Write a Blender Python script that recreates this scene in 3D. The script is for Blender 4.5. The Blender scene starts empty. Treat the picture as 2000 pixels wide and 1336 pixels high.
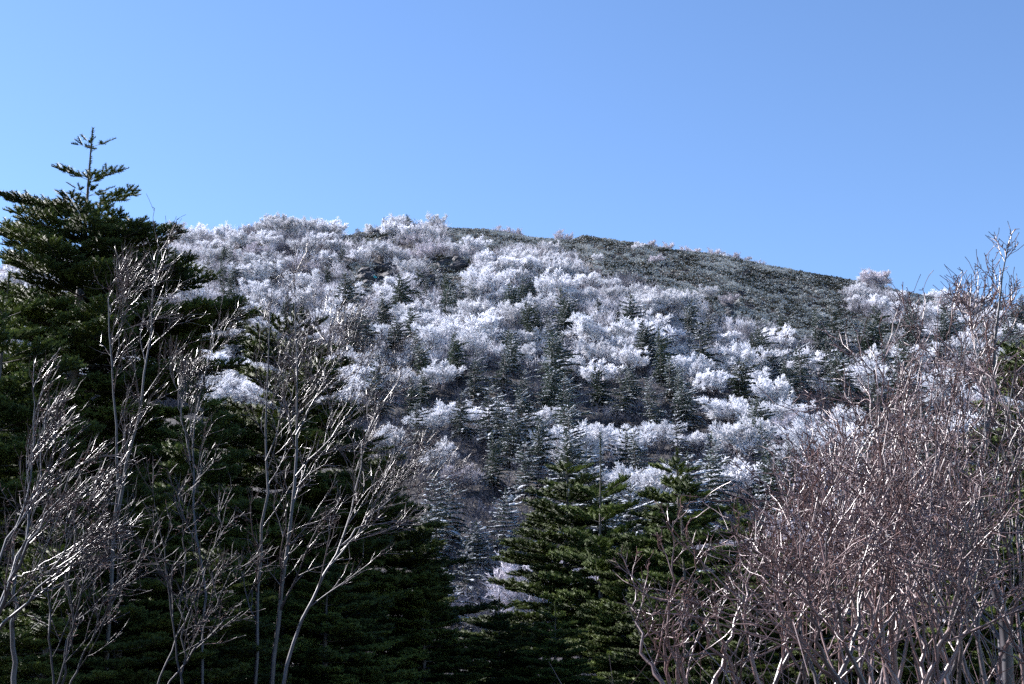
import bpy, bmesh, math, random
import numpy as np
from mathutils import Vector, Matrix, Euler

# ------------------------------------------------------------------ camera, sky, sun, exposure
S = bpy.context.scene
COL = S.collection
R = math.radians
PITCH = R(14.0); CAMZ = 1.7; K = math.tan(R(20.0)) / 1000.0
cd = bpy.data.cameras.new("camera"); cam = bpy.data.objects.new("camera", cd); COL.objects.link(cam)
cd.sensor_width = 36.0; cd.lens = 18.0 / math.tan(R(20.0)); cd.clip_start = 0.1; cd.clip_end = 5000.0
cam.location = (0, 0, CAMZ); cam.rotation_euler = (R(90) + PITCH, 0, 0)
S.camera = cam
SUN_AZ = R(-63.0)      # measured from +Y towards +X
SUN_EL = R(37.0)
W = bpy.data.worlds.new("World"); S.world = W; W.use_nodes = True
wn = W.node_tree.nodes; wl = W.node_tree.links
sky = wn.new('ShaderNodeTexSky'); sky.sky_type = 'NISHITA'; sky.sun_disc = False
sky.sun_elevation = SUN_EL; sky.sun_rotation = SUN_AZ
sky.altitude = 1400; sky.air_density = 1.0; sky.dust_density = 0.3; sky.ozone_density = 3.0
bg = wn['Background']; bg.inputs['Strength'].default_value = 0.069
shs = wn.new('ShaderNodeHueSaturation'); shs.inputs['Saturation'].default_value = 1.08; shs.inputs['Hue'].default_value = 0.504
wl.new(sky.outputs[0], shs.inputs['Color']); wl.new(shs.outputs[0], bg.inputs[0])
sd = bpy.data.lights.new("sun", 'SUN'); sd.energy = 5.0; sd.angle = R(0.5); sd.color = (1.0, 0.955, 0.95)
so = bpy.data.objects.new("sun", sd); COL.objects.link(so)
tosun = Vector((math.sin(SUN_AZ) * math.cos(SUN_EL), math.cos(SUN_AZ) * math.cos(SUN_EL), math.sin(SUN_EL)))
so.rotation_euler = tosun.to_track_quat('Z', 'Y').to_euler(); so.location = (-60, 60, 120)
S.view_settings.view_transform = 'Standard'; S.view_settings.look = 'None'
S.view_settings.exposure = 1.8; S.view_settings.gamma = 1.0
S.cycles.max_bounces = 6; S.cycles.diffuse_bounces = 4; S.cycles.glossy_bounces = 2
S.cycles.transmission_bounces = 3; S.cycles.sample_clamp_indirect = 4.0
S.cycles.use_denoising = False
S.cycles.use_adaptive_sampling = True; S.cycles.adaptive_threshold = 0.02

rng = np.random.default_rng(7)
random.seed(7)

# ------------------------------------------------------------------ camera maths and terrain
def ray(px, py):
    cx = (px - 1000.0) * K; cy = (668.0 - py) * K
    return cx, math.cos(PITCH) - cy * math.sin(PITCH), math.sin(PITCH) + cy * math.cos(PITCH)
def at(px, py, Y):
    x, y, z = ray(px, py); s = Y / y
    return np.array([x * s, Y, CAMZ + z * s])
def project(x, y, z):
    dz = z - CAMZ
    d = y * math.cos(PITCH) + dz * math.sin(PITCH)
    v = -y * math.sin(PITCH) + dz * math.cos(PITCH)
    return 1000.0 + x / d / K, 668.0 - v / d / K

Y0 = 232.0
RIDGE = [(-1500, 900), (-800, 700), (-400, 625), (-100, 565), (0, 540), (200, 497), (350, 470), (480, 462), (560, 448), (620, 456), (680, 466),
         (750, 452), (870, 446), (950, 450), (1000, 459), (1080, 470), (1115, 473), (1140, 464), (1250, 482), (1400, 504), (1500, 524), (1600, 540),
         (1700, 560), (1800, 582), (1900, 602), (2000, 622), (2400, 730), (2900, 880)]
_rx = np.array([at(a, b, Y0)[0] for a, b in RIDGE]); _rz = np.array([at(a, b, Y0)[2] for a, b in RIDGE])
PY = [0, 15, 40, 58, 80, 100, 130, 160, 190, 210, 225, 232, 242, 262, 330, 420, 700]
PZ = [0, -1, -1.6, 0.5, 6.2, 13.5, 26, 40.5, 56.5, 68.4, 77.3, 80.5, 81.6, 80.6, 70, 56, 30]
_pys = np.linspace(0, 700, 1401)
_pz = np.interp(_pys, PY, PZ)
_k = np.hanning(25); _k /= _k.sum()
_pzs = np.convolve(np.pad(_pz, 12, mode='edge'), _k, mode='valid')
def H(x, y):
    x = np.asarray(x, float); y = np.asarray(y, float)
    p = np.interp(y, _pys, _pzs)
    p = np.where(y < 0, 0.02 * -y, p)
    hs = np.interp(x, _rx, _rz) / 80.5
    far = np.clip((y - 60) / 60, 0, 1)
    b = 0.55 * np.sin(x * 0.11 + 1.3 * np.sin(y * 0.05)) + 0.5 * np.sin(y * 0.13 + x * 0.07) + 0.35 * np.sin(x * 0.31 + y * 0.23) + 0.18 * np.sin(x * 0.9 + 2) * np.sin(y * 0.8)
    b = b * (0.15 + 0.85 * far) * np.where(y > 205, np.clip((236 - y) / 31, 0.12, 1), 1)
    return np.where(p > 0, p * (1 + far * (hs - 1)), p) + b
def ground_hit(px, py, y0=60.0):
    dx, dy, dz = ray(px, py)
    ys = np.linspace(y0, 300, 2400)
    xs = ys * dx / dy; zs = CAMZ + ys * dz / dy
    below = np.nonzero(H(xs, ys) >= zs)[0]
    if len(below) == 0: return None
    i = below[0]
    return float(xs[i]), float(ys[i]), float(H(xs[i], ys[i]))

# ------------------------------------------------------------------ materials
def mat(name):
    m = bpy.data.materials.new(name); m.use_nodes = True
    nt = m.node_tree; nt.nodes.clear()
    out = nt.nodes.new('ShaderNodeOutputMaterial')
    return m, nt, out
def noise(nt, scale, detail=4, coord='Object', rough=0.6):
    tc = nt.nodes.new('ShaderNodeTexCoord'); n = nt.nodes.new('ShaderNodeTexNoise')
    n.inputs['Scale'].default_value = scale; n.inputs['Detail'].default_value = detail; n.inputs['Roughness'].default_value = rough
    nt.links.new(tc.outputs[coord], n.inputs['Vector']); return n
def ramp(nt, src, stops):
    r = nt.nodes.new('ShaderNodeValToRGB'); e = r.color_ramp.elements
    while len(e) < len(stops): e.new(0.5)
    for i, (p, c) in enumerate(stops): e[i].position = p; e[i].color = (*c, 1)
    nt.links.new(src, r.inputs[0]); return r
def bark_mat(name, dark, light, rough=0.35, scale=6.0, coat=0.0, spec=0.5):
    m, nt, out = mat(name)
    n = noise(nt, scale, 5)
    r = ramp(nt, n.outputs[0], [(0.3, dark), (0.7, light)])
    p = nt.nodes.new('ShaderNodeBsdfPrincipled')
    nt.links.new(r.outputs[0], p.inputs['Base Color'])
    p.inputs['Roughness'].default_value = rough
    p.inputs['Specular IOR Level'].default_value = spec
    p.inputs['Coat Weight'].default_value = coat; p.inputs['Coat Roughness'].default_value = 0.34
    nt.links.new(p.outputs[0], out.inputs[0]); return m
def frost_mat(name, c1, c2, trans=0.35, scale=3.0):
    m, nt, out = mat(name)
    n = noise(nt, scale, 3)
    oi = nt.nodes.new('ShaderNodeObjectInfo')
    r = ramp(nt, n.outputs[0], [(0.36, c1), (0.62, c2)])
    hs = nt.nodes.new('ShaderNodeHueSaturation')
    mr = nt.nodes.new('ShaderNodeMapRange'); mr.inputs[3].default_value = 0.82; mr.inputs[4].default_value = 1.08
    nt.links.new(oi.outputs['Random'], mr.inputs[0]); nt.links.new(mr.outputs[0], hs.inputs['Value'])
    nt.links.new(r.outputs[0], hs.inputs['Color'])
    d = nt.nodes.new('ShaderNodeBsdfDiffuse'); t = nt.nodes.new('ShaderNodeBsdfTranslucent'); mx = nt.nodes.new('ShaderNodeMixShader')
    mx.inputs[0].default_value = trans
    nt.links.new(hs.outputs[0], d.inputs[0]); nt.links.new(hs.outputs[0], t.inputs[0])
    nt.links.new(d.outputs[0], mx.inputs[1]); nt.links.new(t.outputs[0], mx.inputs[2])
    nt.links.new(mx.outputs[0], out.inputs[0]); return m
def needle_mat(name, dark, light, frost=0.0, frostcol=(0.62, 0.66, 0.74), rough=0.35, nscale=2.0, trans=0.15, fscale=3.5):
    """green needles; rime gathers on the faces that look up and to windward"""
    m, nt, out = mat(name)
    n = noise(nt, nscale, 4)
    oi = nt.nodes.new('ShaderNodeObjectInfo')
    r = ramp(nt, n.outputs[0], [(0.32, dark), (0.68, light)])
    hs = nt.nodes.new('ShaderNodeHueSaturation')
    mr = nt.nodes.new('ShaderNodeMapRange'); mr.inputs[3].default_value = 0.7; mr.inputs[4].default_value = 1.3
    nt.links.new(oi.outputs['Random'], mr.inputs[0]); nt.links.new(mr.outputs[0], hs.inputs['Value'])
    nt.links.new(r.outputs[0], hs.inputs['Color'])
    col = hs.outputs[0]
    if frost > 0:
        g = nt.nodes.new('ShaderNodeNewGeometry'); sx = nt.nodes.new('ShaderNodeSeparateXYZ')
        nt.links.new(g.outputs['True Normal'], sx.inputs[0])
        ab = nt.nodes.new('ShaderNodeMath'); ab.operation = 'MAXIMUM'; ab.inputs[1].default_value = 0.0; nt.links.new(sx.outputs[2], ab.inputs[0])
        n2 = noise(nt, fscale, 6, rough=0.75)
        a = nt.nodes.new('ShaderNodeMath'); a.operation = 'MULTIPLY_ADD'; a.inputs[1].default_value = 0.55
        nt.links.new(ab.outputs[0], a.inputs[0]); nt.links.new(n2.outputs[0], a.inputs[2])
        fr = nt.nodes.new('ShaderNodeMapRange'); fr.inputs[1].default_value = 0.98 - 0.5 * frost; fr.inputs[2].default_value = 1.12 - 0.5 * frost
        nt.links.new(a.outputs[0], fr.inputs[0])
        mc = nt.nodes.new('ShaderNodeMix'); mc.data_type = 'RGBA'
        nt.links.new(fr.outputs[0], mc.inputs[0]); nt.links.new(col, mc.inputs[6]); mc.inputs[7].default_value = (*frostcol, 1)
        col = mc.outputs[2]
    p = nt.nodes.new('ShaderNodeBsdfPrincipled'); nt.links.new(col, p.inputs['Base Color']); p.inputs['Roughness'].default_value = rough; p.inputs['Specular IOR Level'].default_value = 0.16
    t = nt.nodes.new('ShaderNodeBsdfTranslucent'); nt.links.new(col, t.inputs[0])
    mx = nt.nodes.new('ShaderNodeMixShader'); mx.inputs[0].default_value = trans
    nt.links.new(p.outputs[0], mx.inputs[1]); nt.links.new(t.outputs[0], mx.inputs[2]); nt.links.new(mx.outputs[0], out.inputs[0])
    return m
M_BIRCH = bark_mat("shaded_birch_bark", (0.010, 0.008, 0.012), (0.045, 0.037, 0.045), 0.55, 9.0, 0.5, 0.5)  # bark colour darkened to stand in for the firs' shade on the trunks
M_TWIG = bark_mat("glazed_twig_bark", (0.022, 0.016, 0.018), (0.075, 0.055, 0.06), 0.42, 5.0, 0.55, 0.5)
M_REDTWIG = bark_mat("reddish_twig_bark", (0.06, 0.028, 0.027), (0.20, 0.125, 0.12), 0.42, 4.0, 0.7, 0.6)
M_GREYTWIG = bark_mat("grey_twig_bark", (0.016, 0.014, 0.018), (0.05, 0.044, 0.05), 0.6, 4.0, 0.05, 0.3)
M_BUD = bark_mat("matte_bud_bark", (0.04, 0.025, 0.025), (0.12, 0.08, 0.08), 0.9, 4.0, 0.0, 0.1)
M_PINKTWIG = bark_mat("pinkish_grey_twig_bark", (0.05, 0.028, 0.028), (0.19, 0.125, 0.125), 0.45, 4.0, 0.6, 0.5)
M_FIRBARK = bark_mat("fir_bark", (0.05, 0.042, 0.04), (0.14, 0.12, 0.115), 0.7, 8.0)
M_SLOPEBARK = bark_mat("rimed_bark", (0.10, 0.085, 0.09), (0.30, 0.27, 0.29), 0.7, 5.0)
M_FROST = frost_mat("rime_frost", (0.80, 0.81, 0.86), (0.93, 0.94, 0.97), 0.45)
M_FROSTGREY = frost_mat("thin_rime_frost", (0.48, 0.46, 0.50), (0.78, 0.76, 0.82))
M_NEAR = needle_mat("fir_needles", (0.012, 0.024, 0.008), (0.09, 0.115, 0.022), rough=0.6, nscale=0.8)
M_NEARLIT = needle_mat("sunlit_fir_needles", (0.018, 0.033, 0.009), (0.082, 0.11, 0.024), rough=0.6, nscale=1.2, trans=0.22)  # lit copy of the near needles, sunlight on the greener firs put into colour
M_FIR1 = needle_mat("lightly_rimed_needles", (0.014, 0.028, 0.016), (0.045, 0.065, 0.036), frost=0.42, nscale=1.2, rough=0.6)
M_FIR2 = needle_mat("rimed_needles", (0.016, 0.030, 0.022), (0.05, 0.07, 0.048), frost=0.66, nscale=1.2, rough=0.6)
M_FIR3 = needle_mat("heavily_rimed_needles", (0.03, 0.045, 0.042), (0.08, 0.10, 0.09), frost=1.0, frostcol=(0.74, 0.76, 0.82), nscale=1.2, rough=0.6)
M_SCRUB = needle_mat("dwarf_pine_needles", (0.024, 0.030, 0.018), (0.105, 0.090, 0.058), frost=1.0, frostcol=(0.56, 0.56, 0.54), nscale=0.09, rough=0.6, fscale=0.16)
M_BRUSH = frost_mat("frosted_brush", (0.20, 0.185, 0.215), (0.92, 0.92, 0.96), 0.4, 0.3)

def ground_mat():
    m, nt, out = mat("hillside_soil")
    n = noise(nt, 0.35, 8); n2 = noise(nt, 4.0, 6)
    r = ramp(nt, n.outputs[0], [(0.30, (0.018, 0.016, 0.018)), (0.52, (0.040, 0.035, 0.036)), (0.68, (0.06, 0.052, 0.05)), (0.8, (0.12, 0.115, 0.12))])
    mx = nt.nodes.new('ShaderNodeMix'); mx.data_type = 'RGBA'; mx.blend_type = 'MULTIPLY'; mx.inputs[0].default_value = 0.7
    r2 = ramp(nt, n2.outputs[0], [(0.3, (0.45, 0.45, 0.45)), (0.7, (1.2, 1.2, 1.2))])
    nt.links.new(r.outputs[0], mx.inputs[6]); nt.links.new(r2.outputs[0], mx.inputs[7])
    p = nt.nodes.new('ShaderNodeBsdfPrincipled'); p.inputs['Roughness'].default_value = 0.9
    nt.links.new(mx.outputs[2], p.inputs['Base Color'])
    b = nt.nodes.new('ShaderNodeBump'); b.inputs['Distance'].default_value = 0.3; nt.links.new(n2.outputs[0], b.inputs['Height'])
    nt.links.new(b.outputs[0], p.inputs['Normal']); nt.links.new(p.outputs[0], out.inputs[0]); return m
def rock_mat():
    m, nt, out = mat("volcanic_rock")
    n = noise(nt, 2.5, 7)
    r = ramp(nt, n.outputs[0], [(0.3, (0.012, 0.012, 0.018)), (0.6, (0.028, 0.028, 0.036)), (0.8, (0.07, 0.072, 0.085))])
    p = nt.nodes.new('ShaderNodeBsdfPrincipled'); p.inputs['Roughness'].default_value = 0.75
    nt.links.new(r.outputs[0], p.inputs['Base Color'])
    b = nt.nodes.new('ShaderNodeBump'); b.inputs['Distance'].default_value = 0.15; nt.links.new(n.outputs[0], b.inputs['Height'])
    nt.links.new(b.outputs[0], p.inputs['Normal']); nt.links.new(p.outputs[0], out.inputs[0]); return m
M_GROUND = ground_mat(); M_ROCK = rock_mat()
def plain(name, c, rough=0.7):
    m, nt, out = mat(name); n = noise(nt, 8.0, 3)
    r = ramp(nt, n.outputs[0], [(0.3, tuple(v * 0.8 for v in c)), (0.7, c)])
    p = nt.nodes.new('ShaderNodeBsdfPrincipled'); p.inputs['Roughness'].default_value = rough
    nt.links.new(r.outputs[0], p.inputs['Base Color']); nt.links.new(p.outputs[0], out.inputs[0]); return m

# ------------------------------------------------------------------ mesh building
class MB:
    def __init__(self): self.v = []; self.f = []; self.m = []; self.n = 0
    def add(self, v, f, mi=0):
        v = np.asarray(v, np.float32).reshape(-1, 3); f = np.asarray(f, np.int64).reshape(-1, 3)
        self.v.append(v); self.f.append(f + self.n); self.m.append(np.full(len(f), mi, np.int32)); self.n += len(v)
    def mesh(self, name, mats, smooth=False):
        v = np.concatenate(self.v); f = np.concatenate(self.f).astype(np.int32); mi = np.concatenate(self.m)
        me = bpy.data.meshes.new(name)
        me.vertices.add(len(v)); me.vertices.foreach_set('co', v.ravel())
        me.loops.add(len(f) * 3); me.loops.foreach_set('vertex_index', f.ravel())
        me.polygons.add(len(f)); me.polygons.foreach_set('loop_start', np.arange(0, len(f) * 3, 3, dtype=np.int32))
        me.polygons.foreach_set('material_index', mi)
        me.polygons.foreach_set('use_smooth', np.full(len(f), smooth, bool))
        for m in (mats if isinstance(mats, (list, tuple)) else [mats]): me.materials.append(m)
        me.update(calc_edges=True); return me
    def build(self, name, mats, parent=None, smooth=False):
        o = bpy.data.objects.new(name, self.mesh(name, mats, smooth)); COL.objects.link(o)
        if parent: o.parent = parent
        return o
def norm(a): return a / np.maximum(np.linalg.norm(a, axis=-1, keepdims=True), 1e-9)
def tubes(mb, P, Rr, sides=3, mi=0, cap=True):
    """batch of polylines P (B,n,3) with radii (B,n) -> tapered tubes"""
    B, n, _ = P.shape
    if B == 0: return
    T = np.empty_like(P); T[:, 1:-1] = P[:, 2:] - P[:, :-2]; T[:, 0] = P[:, 1] - P[:, 0]; T[:, -1] = P[:, -1] - P[:, -2]
    T = norm(T)
    ax = norm(P[:, -1] - P[:, 0])
    ref = np.where(np.abs(ax[:, 2:3]) > 0.8, np.array([[1.0, 0.13, 0]]), np.array([[0.05, 0.1, 1.0]]))
    U = norm(np.cross(T, ref[:, None, :])); V = np.cross(T, U)
    a = np.arange(sides) * 2 * math.pi / sides
    ring = U[:, :, None, :] * np.cos(a)[None, None, :, None] + V[:, :, None, :] * np.sin(a)[None, None, :, None]
    v = P[:, :, None, :] + ring * Rr[:, :, None, None]
    v = v.reshape(-1, 3)
    i = np.arange(n - 1)[:, None]; j = np.arange(sides)[None, :]; j2 = (j + 1) % sides
    a0 = i * sides + j; a1 = i * sides + j2; b0 = a0 + sides; b1 = a1 + sides
    f = np.concatenate([np.stack([a0, b1, a1], -1).reshape(-1, 3), np.stack([a0, b0, b1], -1).reshape(-1, 3)])
    if cap and sides > 2:
        e = (n - 1) * sides
        f = np.concatenate([f, np.array([[e, e + q, e + q + 1] for q in range(1, sides - 1)])])
    f = (f[None] + (np.arange(B) * n * sides)[:, None, None]).reshape(-1, 3)
    mb.add(v, f, mi)
def spawn(g, P, Rr, nc, t0, t1, ang, L, n=5, trop=(0, 0, 1), tr=0.1, kink=0.12, rr=0.6, rtip=0.002, fall=0.5, rel=False, rmax=1e9, bias=None):
    """grow nc children on every parent polyline"""
    B, n0, _ = P.shape
    idx = np.repeat(np.arange(B), nc); N = len(idx)
    t = (t0 + (t1 - t0) * (np.tile((np.arange(nc) + 0.5) / nc, B) + g.uniform(-0.5, 0.5, N) / nc))
    s = t * (n0 - 1); i = np.minimum(s.astype(int), n0 - 2); f = (s - i)[:, None]
    p = P[idx, i] * (1 - f) + P[idx, i + 1] * f
    r = Rr[idx, i] * (1 - f[:, 0]) + Rr[idx, i + 1] * f[:, 0]
    T = norm(P[idx, i + 1] - P[idx, i])
    q = norm(np.cross(T, norm(g.normal(size=(N, 3)))))
    if bias is not None:
        q = norm(q + np.asarray(bias)[None])
        q = norm(q - T * (q * T).sum(1, keepdims=True))
    A = ang * g.uniform(0.7, 1.3, N)[:, None]
    d = norm(T * np.cos(A) + q * np.sin(A))
    ln = L * (1 - fall * t) * g.uniform(0.6, 1.25, N)
    if rel: ln = ln * np.linalg.norm(P[idx, -1] - P[idx, 0], axis=1)
    out = np.empty((N, n, 3)); out[:, 0] = p
    step = (ln / (n - 1))[:, None]; tv = np.asarray(trop, float)[None]
    for k in range(1, n):
        out[:, k] = out[:, k - 1] + d * step
        d = norm(d + tv * tr + g.normal(size=(N, 3)) * kink)
    r0 = np.minimum(np.minimum(r * rr, rmax), np.maximum(ln * 0.02, rtip * 1.2)); r0 = np.maximum(r0, rtip)
    rad = r0[:, None] + (rtip - r0)[:, None] * (np.linspace(0, 1, n)[None])
    return out, rad
def resample(pts, n):
    pts = np.asarray(pts, float); d = np.concatenate([[0], np.cumsum(np.linalg.norm(np.diff(pts, axis=0), axis=1))])
    s = np.linspace(0, d[-1], n)
    return np.stack([np.interp(s, d, pts[:, c]) for c in range(3)], 1)
def stamp(mb, tv, tf, pos, ax, ay, az, sc, mi=0):
    """copies of a small template along frames (ax, ay, az)"""
    N = len(pos)
    if N == 0: return
    Mx = np.stack([ax, ay, az], 1)                       # N,3(axis),3
    v = np.einsum('vk,nkc->nvc', tv, Mx) * sc.reshape(N, 1, -1) + pos[:, None, :]
    f = (tf[None] + (np.arange(N) * len(tv))[:, None, None]).reshape(-1, 3)
    mb.add(v.reshape(-1, 3), f, mi)

# ------------------------------------------------------------------ objects, labels
def tag(o, label=None, cat=None, group=None, kind=None):
    if label: o['label'] = label
    if cat: o['category'] = cat
    if group: o['group'] = group
    if kind: o['kind'] = kind
    return o
def empty(name, loc, rz=0.0):
    o = bpy.data.objects.new(name, None); o.empty_display_size = 0.5; COL.objects.link(o)
    o.location = loc; o.rotation_euler = (0, 0, rz); return o
def copy_tree(src, loc, rz, sc):
    r = src.copy(); COL.objects.link(r); r.location = loc; r.rotation_euler = (0, 0, rz); r.scale = sc
    for ch in src.children:
        c = ch.copy(); COL.objects.link(c); c.parent = r
    return r

# ------------------------------------------------------------------ ground
def build_ground():
    xs = np.concatenate([np.linspace(-400, -170, 24), np.linspace(-165, 165, 221), np.linspace(170, 400, 24)])
    ys = np.concatenate([np.linspace(-60, 0, 8), np.linspace(2, 300, 200), np.linspace(305, 420, 20)])
    X, Y = np.meshgrid(xs, ys); Z = H(X, np.minimum(Y, 699)); n = len(xs)
    v = np.stack([X, Y, Z], -1).reshape(-1, 3)
    i = np.arange(len(ys) - 1)[:, None]; j = np.arange(n - 1)[None]
    a = (i * n + j); f = np.concatenate([np.stack([a, a + 1, a + n + 1], -1).reshape(-1, 3), np.stack([a, a + n + 1, a + n], -1).reshape(-1, 3)])
    mb = MB(); mb.add(v, f)
    tag(mb.build("ground", M_GROUND, smooth=True), kind='structure')
build_ground()

# ------------------------------------------------------------------ rime birches of the slope
def make_rime(name, seed, h=4.2, spread=0.75, stems=7, grey=False):
    g = np.random.default_rng(seed)
    root = empty(name, (0, 0, 0))
    bark = MB(); cr = MB()
    P0 = np.zeros((stems, 6, 3)); R0 = np.zeros((stems, 6))
    for s in range(stems):
        a = 2 * math.pi * (s + g.uniform(-.3, .3)) / stems; sp = spread * g.uniform(0.25, 1.1)
        d = norm(np.array([math.cos(a) * sp, math.sin(a) * sp, 1.0])); p = np.array([math.cos(a), math.sin(a), 0]) * 0.12
        L = h * g.uniform(0.6, 0.85)
        for k in range(6):
            P0[s, k] = p; p = p + d * L / 5; d = norm(d + g.normal(size=3) * 0.13 + np.array([0, 0, 0.06]))
        R0[s] = np.linspace(0.055, 0.018, 6) * (h / 4.2)
    P0[:, 0, 2] -= 0.3
    tubes(bark, P0, R0, 5)
    P1, R1 = spawn(g, P0, R0, 8, 0.25, 1.0, 0.75, 1.25 * h / 4.2, 5, (0, 0, 1), 0.16, 0.16, 0.6, 0.012, 0.35)
    P2, R2 = spawn(g, P1, R1, 5, 0.2, 1.0, 0.7, 0.62 * h / 4.2, 4, (-0.3, 0, 1), 0.14, 0.2, 0.8, 0.014, 0.3)
    P3, R3 = spawn(g, P2, R2, 5, 0.1, 1.0, 0.6, 0.42, 3, (-0.3, 0, 1), 0.12, 0.1, 1.0, 0.010, 0.2)
    k = 0.75 if grey else 1.0
    tubes(cr, P1, R1 * 1.3 + 0.004, 3, 1)
    tubes(cr, P2, np.maximum(R2, 0.014) * 1.25 * k, 3, 0)
    R3[:] = np.array([0.022, 0.036, 0.012])[None] * k * g.uniform(0.7, 1.3, (len(R3), 1))
    tubes(cr, P3, R3, 3, 0)
    # feathery rime tufts
    P4, R4 = spawn(g, P3, R3, 3, 0.3, 1.0, 0.6, 0.17, 2, (-0.4, 0, 1), 0.0, 0.0, 1.0, 0.004, 0.0)
    R4[:] = np.array([0.026, 0.007])[None] * k
    tubes(cr, P4, R4, 3, 0, cap=False)
    bark.build("trunk", M_SLOPEBARK, root, True)
    cr.build("crown", [M_FROSTGREY if grey else M_FROST, M_FROSTGREY], root)
    return root
rimes = []
specs = [(4.2, .75, 7, 0), (4.6, .6, 6, 0), (3.6, 1.0, 8, 0), (4.0, .85, 8, 0), (5.0, .55, 6, 0), (3.2, 1.1, 8, 0), (4.0, .8, 7, 1), (3.4, 1.0, 8, 1)]
RLOOK = ["round-headed", "upright", "broad", "full-crowned", "slender", "low spreading", "thin-frosted", "thin-frosted low"]
for i, (h, sp, st, gy) in enumerate(specs): rimes.append(make_rime("frosted_birch", 100 + i, h, sp, st, bool(gy)))
RH = [s[0] * 1.1 for s in specs]

# ------------------------------------------------------------------ firs of the slope
def brush_template(n=5, w=1.0, h=0.55):
    """tapered flattened brush along x, length 1, for shoots seen from afar"""
    v = [[0, 0, 0]]
    for x, s in ((0.15, 0.9), (0.6, 1.0), (0.9, 0.55)):
        for a in (0.4, 2.1, 3.3, 5.2): v.append([x, math.cos(a) * w * s, math.sin(a) * h * s])
    v.append([1.08, 0, 0.0])
    f = []
    for j in range(4): f.append([0, 1 + (j + 1) % 4, 1 + j])
    for r in range(2):
        for j in range(4):
            a = 1 + r * 4 + j; b = 1 + r * 4 + (j + 1) % 4
            f += [[a, b, b + 4], [a, b + 4, a + 4]]
    for j in range(4): f.append([9 + j, 9 + (j + 1) % 4, 13])
    return np.array(v, float), np.array(f)
BV, BF = brush_template()
def make_slope_fir(name, seed, h, wid, m, dead=0.0):
    g = np.random.default_rng(seed)
    root = empty(name, (0, 0, 0)); tr = MB(); cr = MB()
    ax = np.zeros((1, 8, 3)); ax[0, :, 2] = np.linspace(-0.3, h, 8); ax[0, :, :2] = np.cumsum(g.normal(size=(8, 2)) * 0.03, axis=0)
    rad = np.linspace(0.10, 0.012, 8)[None] * h / 6
    tubes(tr, ax, rad, 6)
    prim = []
    z = 0.25 * h * 0.4
    while z < h - 0.25:
        t = z / h; L0 = 1.3 * wid * (1 - t) ** 0.7 * g.uniform(0.75, 1.15) + 0.10
        nb = 6 if t < 0.8 else 4
        ph = g.uniform(0, 6.28)
        for b in range(nb):
            if g.random() < dead + 0.08: continue
            a = ph + 6.283 * b / nb + g.uniform(-.3, .3)
            L = L0 * g.uniform(0.45, 1.25) * (1 + 0.38 * math.cos(a - 0.3))
            rise = 0.12 + 0.55 * t * t + g.uniform(-.1, .1)
            prim.append((np.interp(z, ax[0, :, 2], ax[0, :, 0]), np.interp(z, ax[0, :, 2], ax[0, :, 1]), z, a, L, rise))
        z += (0.34 + 0.16 * g.random()) * (0.7 + 0.3 * (1 - t))
    pos = []; dirs = []; ups = []; ln = []
    PP = np.zeros((len(prim), 4, 3))
    for q, (x, y, z, a, L, rise) in enumerate(prim):
        d = np.array([math.cos(a), math.sin(a), 0]); side = np.array([-math.sin(a), math.cos(a), 0])
        s = np.linspace(0, 1, 4)
        PP[q] = np.array([x, y, z]) + d * (s * L)[:, None] + np.array([0, 0, 1]) * ((s * rise - 0.42 * s * s * (1 - z / h)) * L)[:, None]
        nsec = max(3, int(L / 0.11))
        for k in range(nsec):
            u = (k + 0.6) / nsec
            p = PP[q, 0] * (1 - u) + PP[q, 3] * u; p[2] = PP[q, 0, 2] + (u * rise - 0.42 * u * u * (1 - z / h)) * L
            for sg in (-1, 1):
                l = min(0.55, 0.12 + L * 0.5 * (1 - u) * (0.3 + u)) * g.uniform(0.7, 1.2)
                dd = norm(d * 0.75 + side * sg * 0.8 + np.array([0, 0, g.uniform(-.12, .14)]))
                pos.append(p); dirs.append(dd); ups.append([0, 0, 1]); ln.append(l)
                if l > 0.3:
                    pos.append(p + dd * l * 0.45); dirs.append(norm(dd + d * 0.9)); ups.append([0, 0, 1]); ln.append(l * 0.5)
        pos.append(PP[q, 3] - d * 0.12); dirs.append(norm(d + np.array([0, 0, .25]))); ups.append([0, 0, 1]); ln.append(0.26)
    for k in range(4):
        pos.append([ax[0, -1, 0], ax[0, -1, 1], h - 0.35]); a = k * 1.57 + g.random(); dirs.append(norm(np.array([math.cos(a), math.sin(a), 0.9]))); ups.append([0, 0, 1]); ln.append(0.3)
    pos.append([ax[0, -1, 0], ax[0, -1, 1], h - 0.3]); dirs.append([0.02, 0, 1]); ups.append([1, 0, 0]); ln.append(0.55)
    pos = np.array(pos, float); A = norm(np.array(dirs, float)); U = np.array(ups, float)
    Bv = norm(np.cross(U, A)); Cv = np.cross(A, Bv); ln = np.array(ln, float)
    tilt = g.uniform(-.5, .5, len(ln))[:, None]
    Bt = norm(Bv * np.cos(tilt) + Cv * np.sin(tilt)); Ct = np.cross(A, Bt)
    # template scaled differently along and across
    wv = 0.055 * g.uniform(0.8, 1.25, len(ln))
    stamp(cr, BV, BF, pos, A * ln[:, None], Bt * wv[:, None], Ct * wv[:, None], np.ones(len(ln)))
    tubes(tr, PP, np.linspace(0.018, 0.006, 4)[None].repeat(len(PP), 0), 3)
    tr.build("trunk", M_FIRBARK, root, True); cr.build("crown", m, root)
    return root
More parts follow.
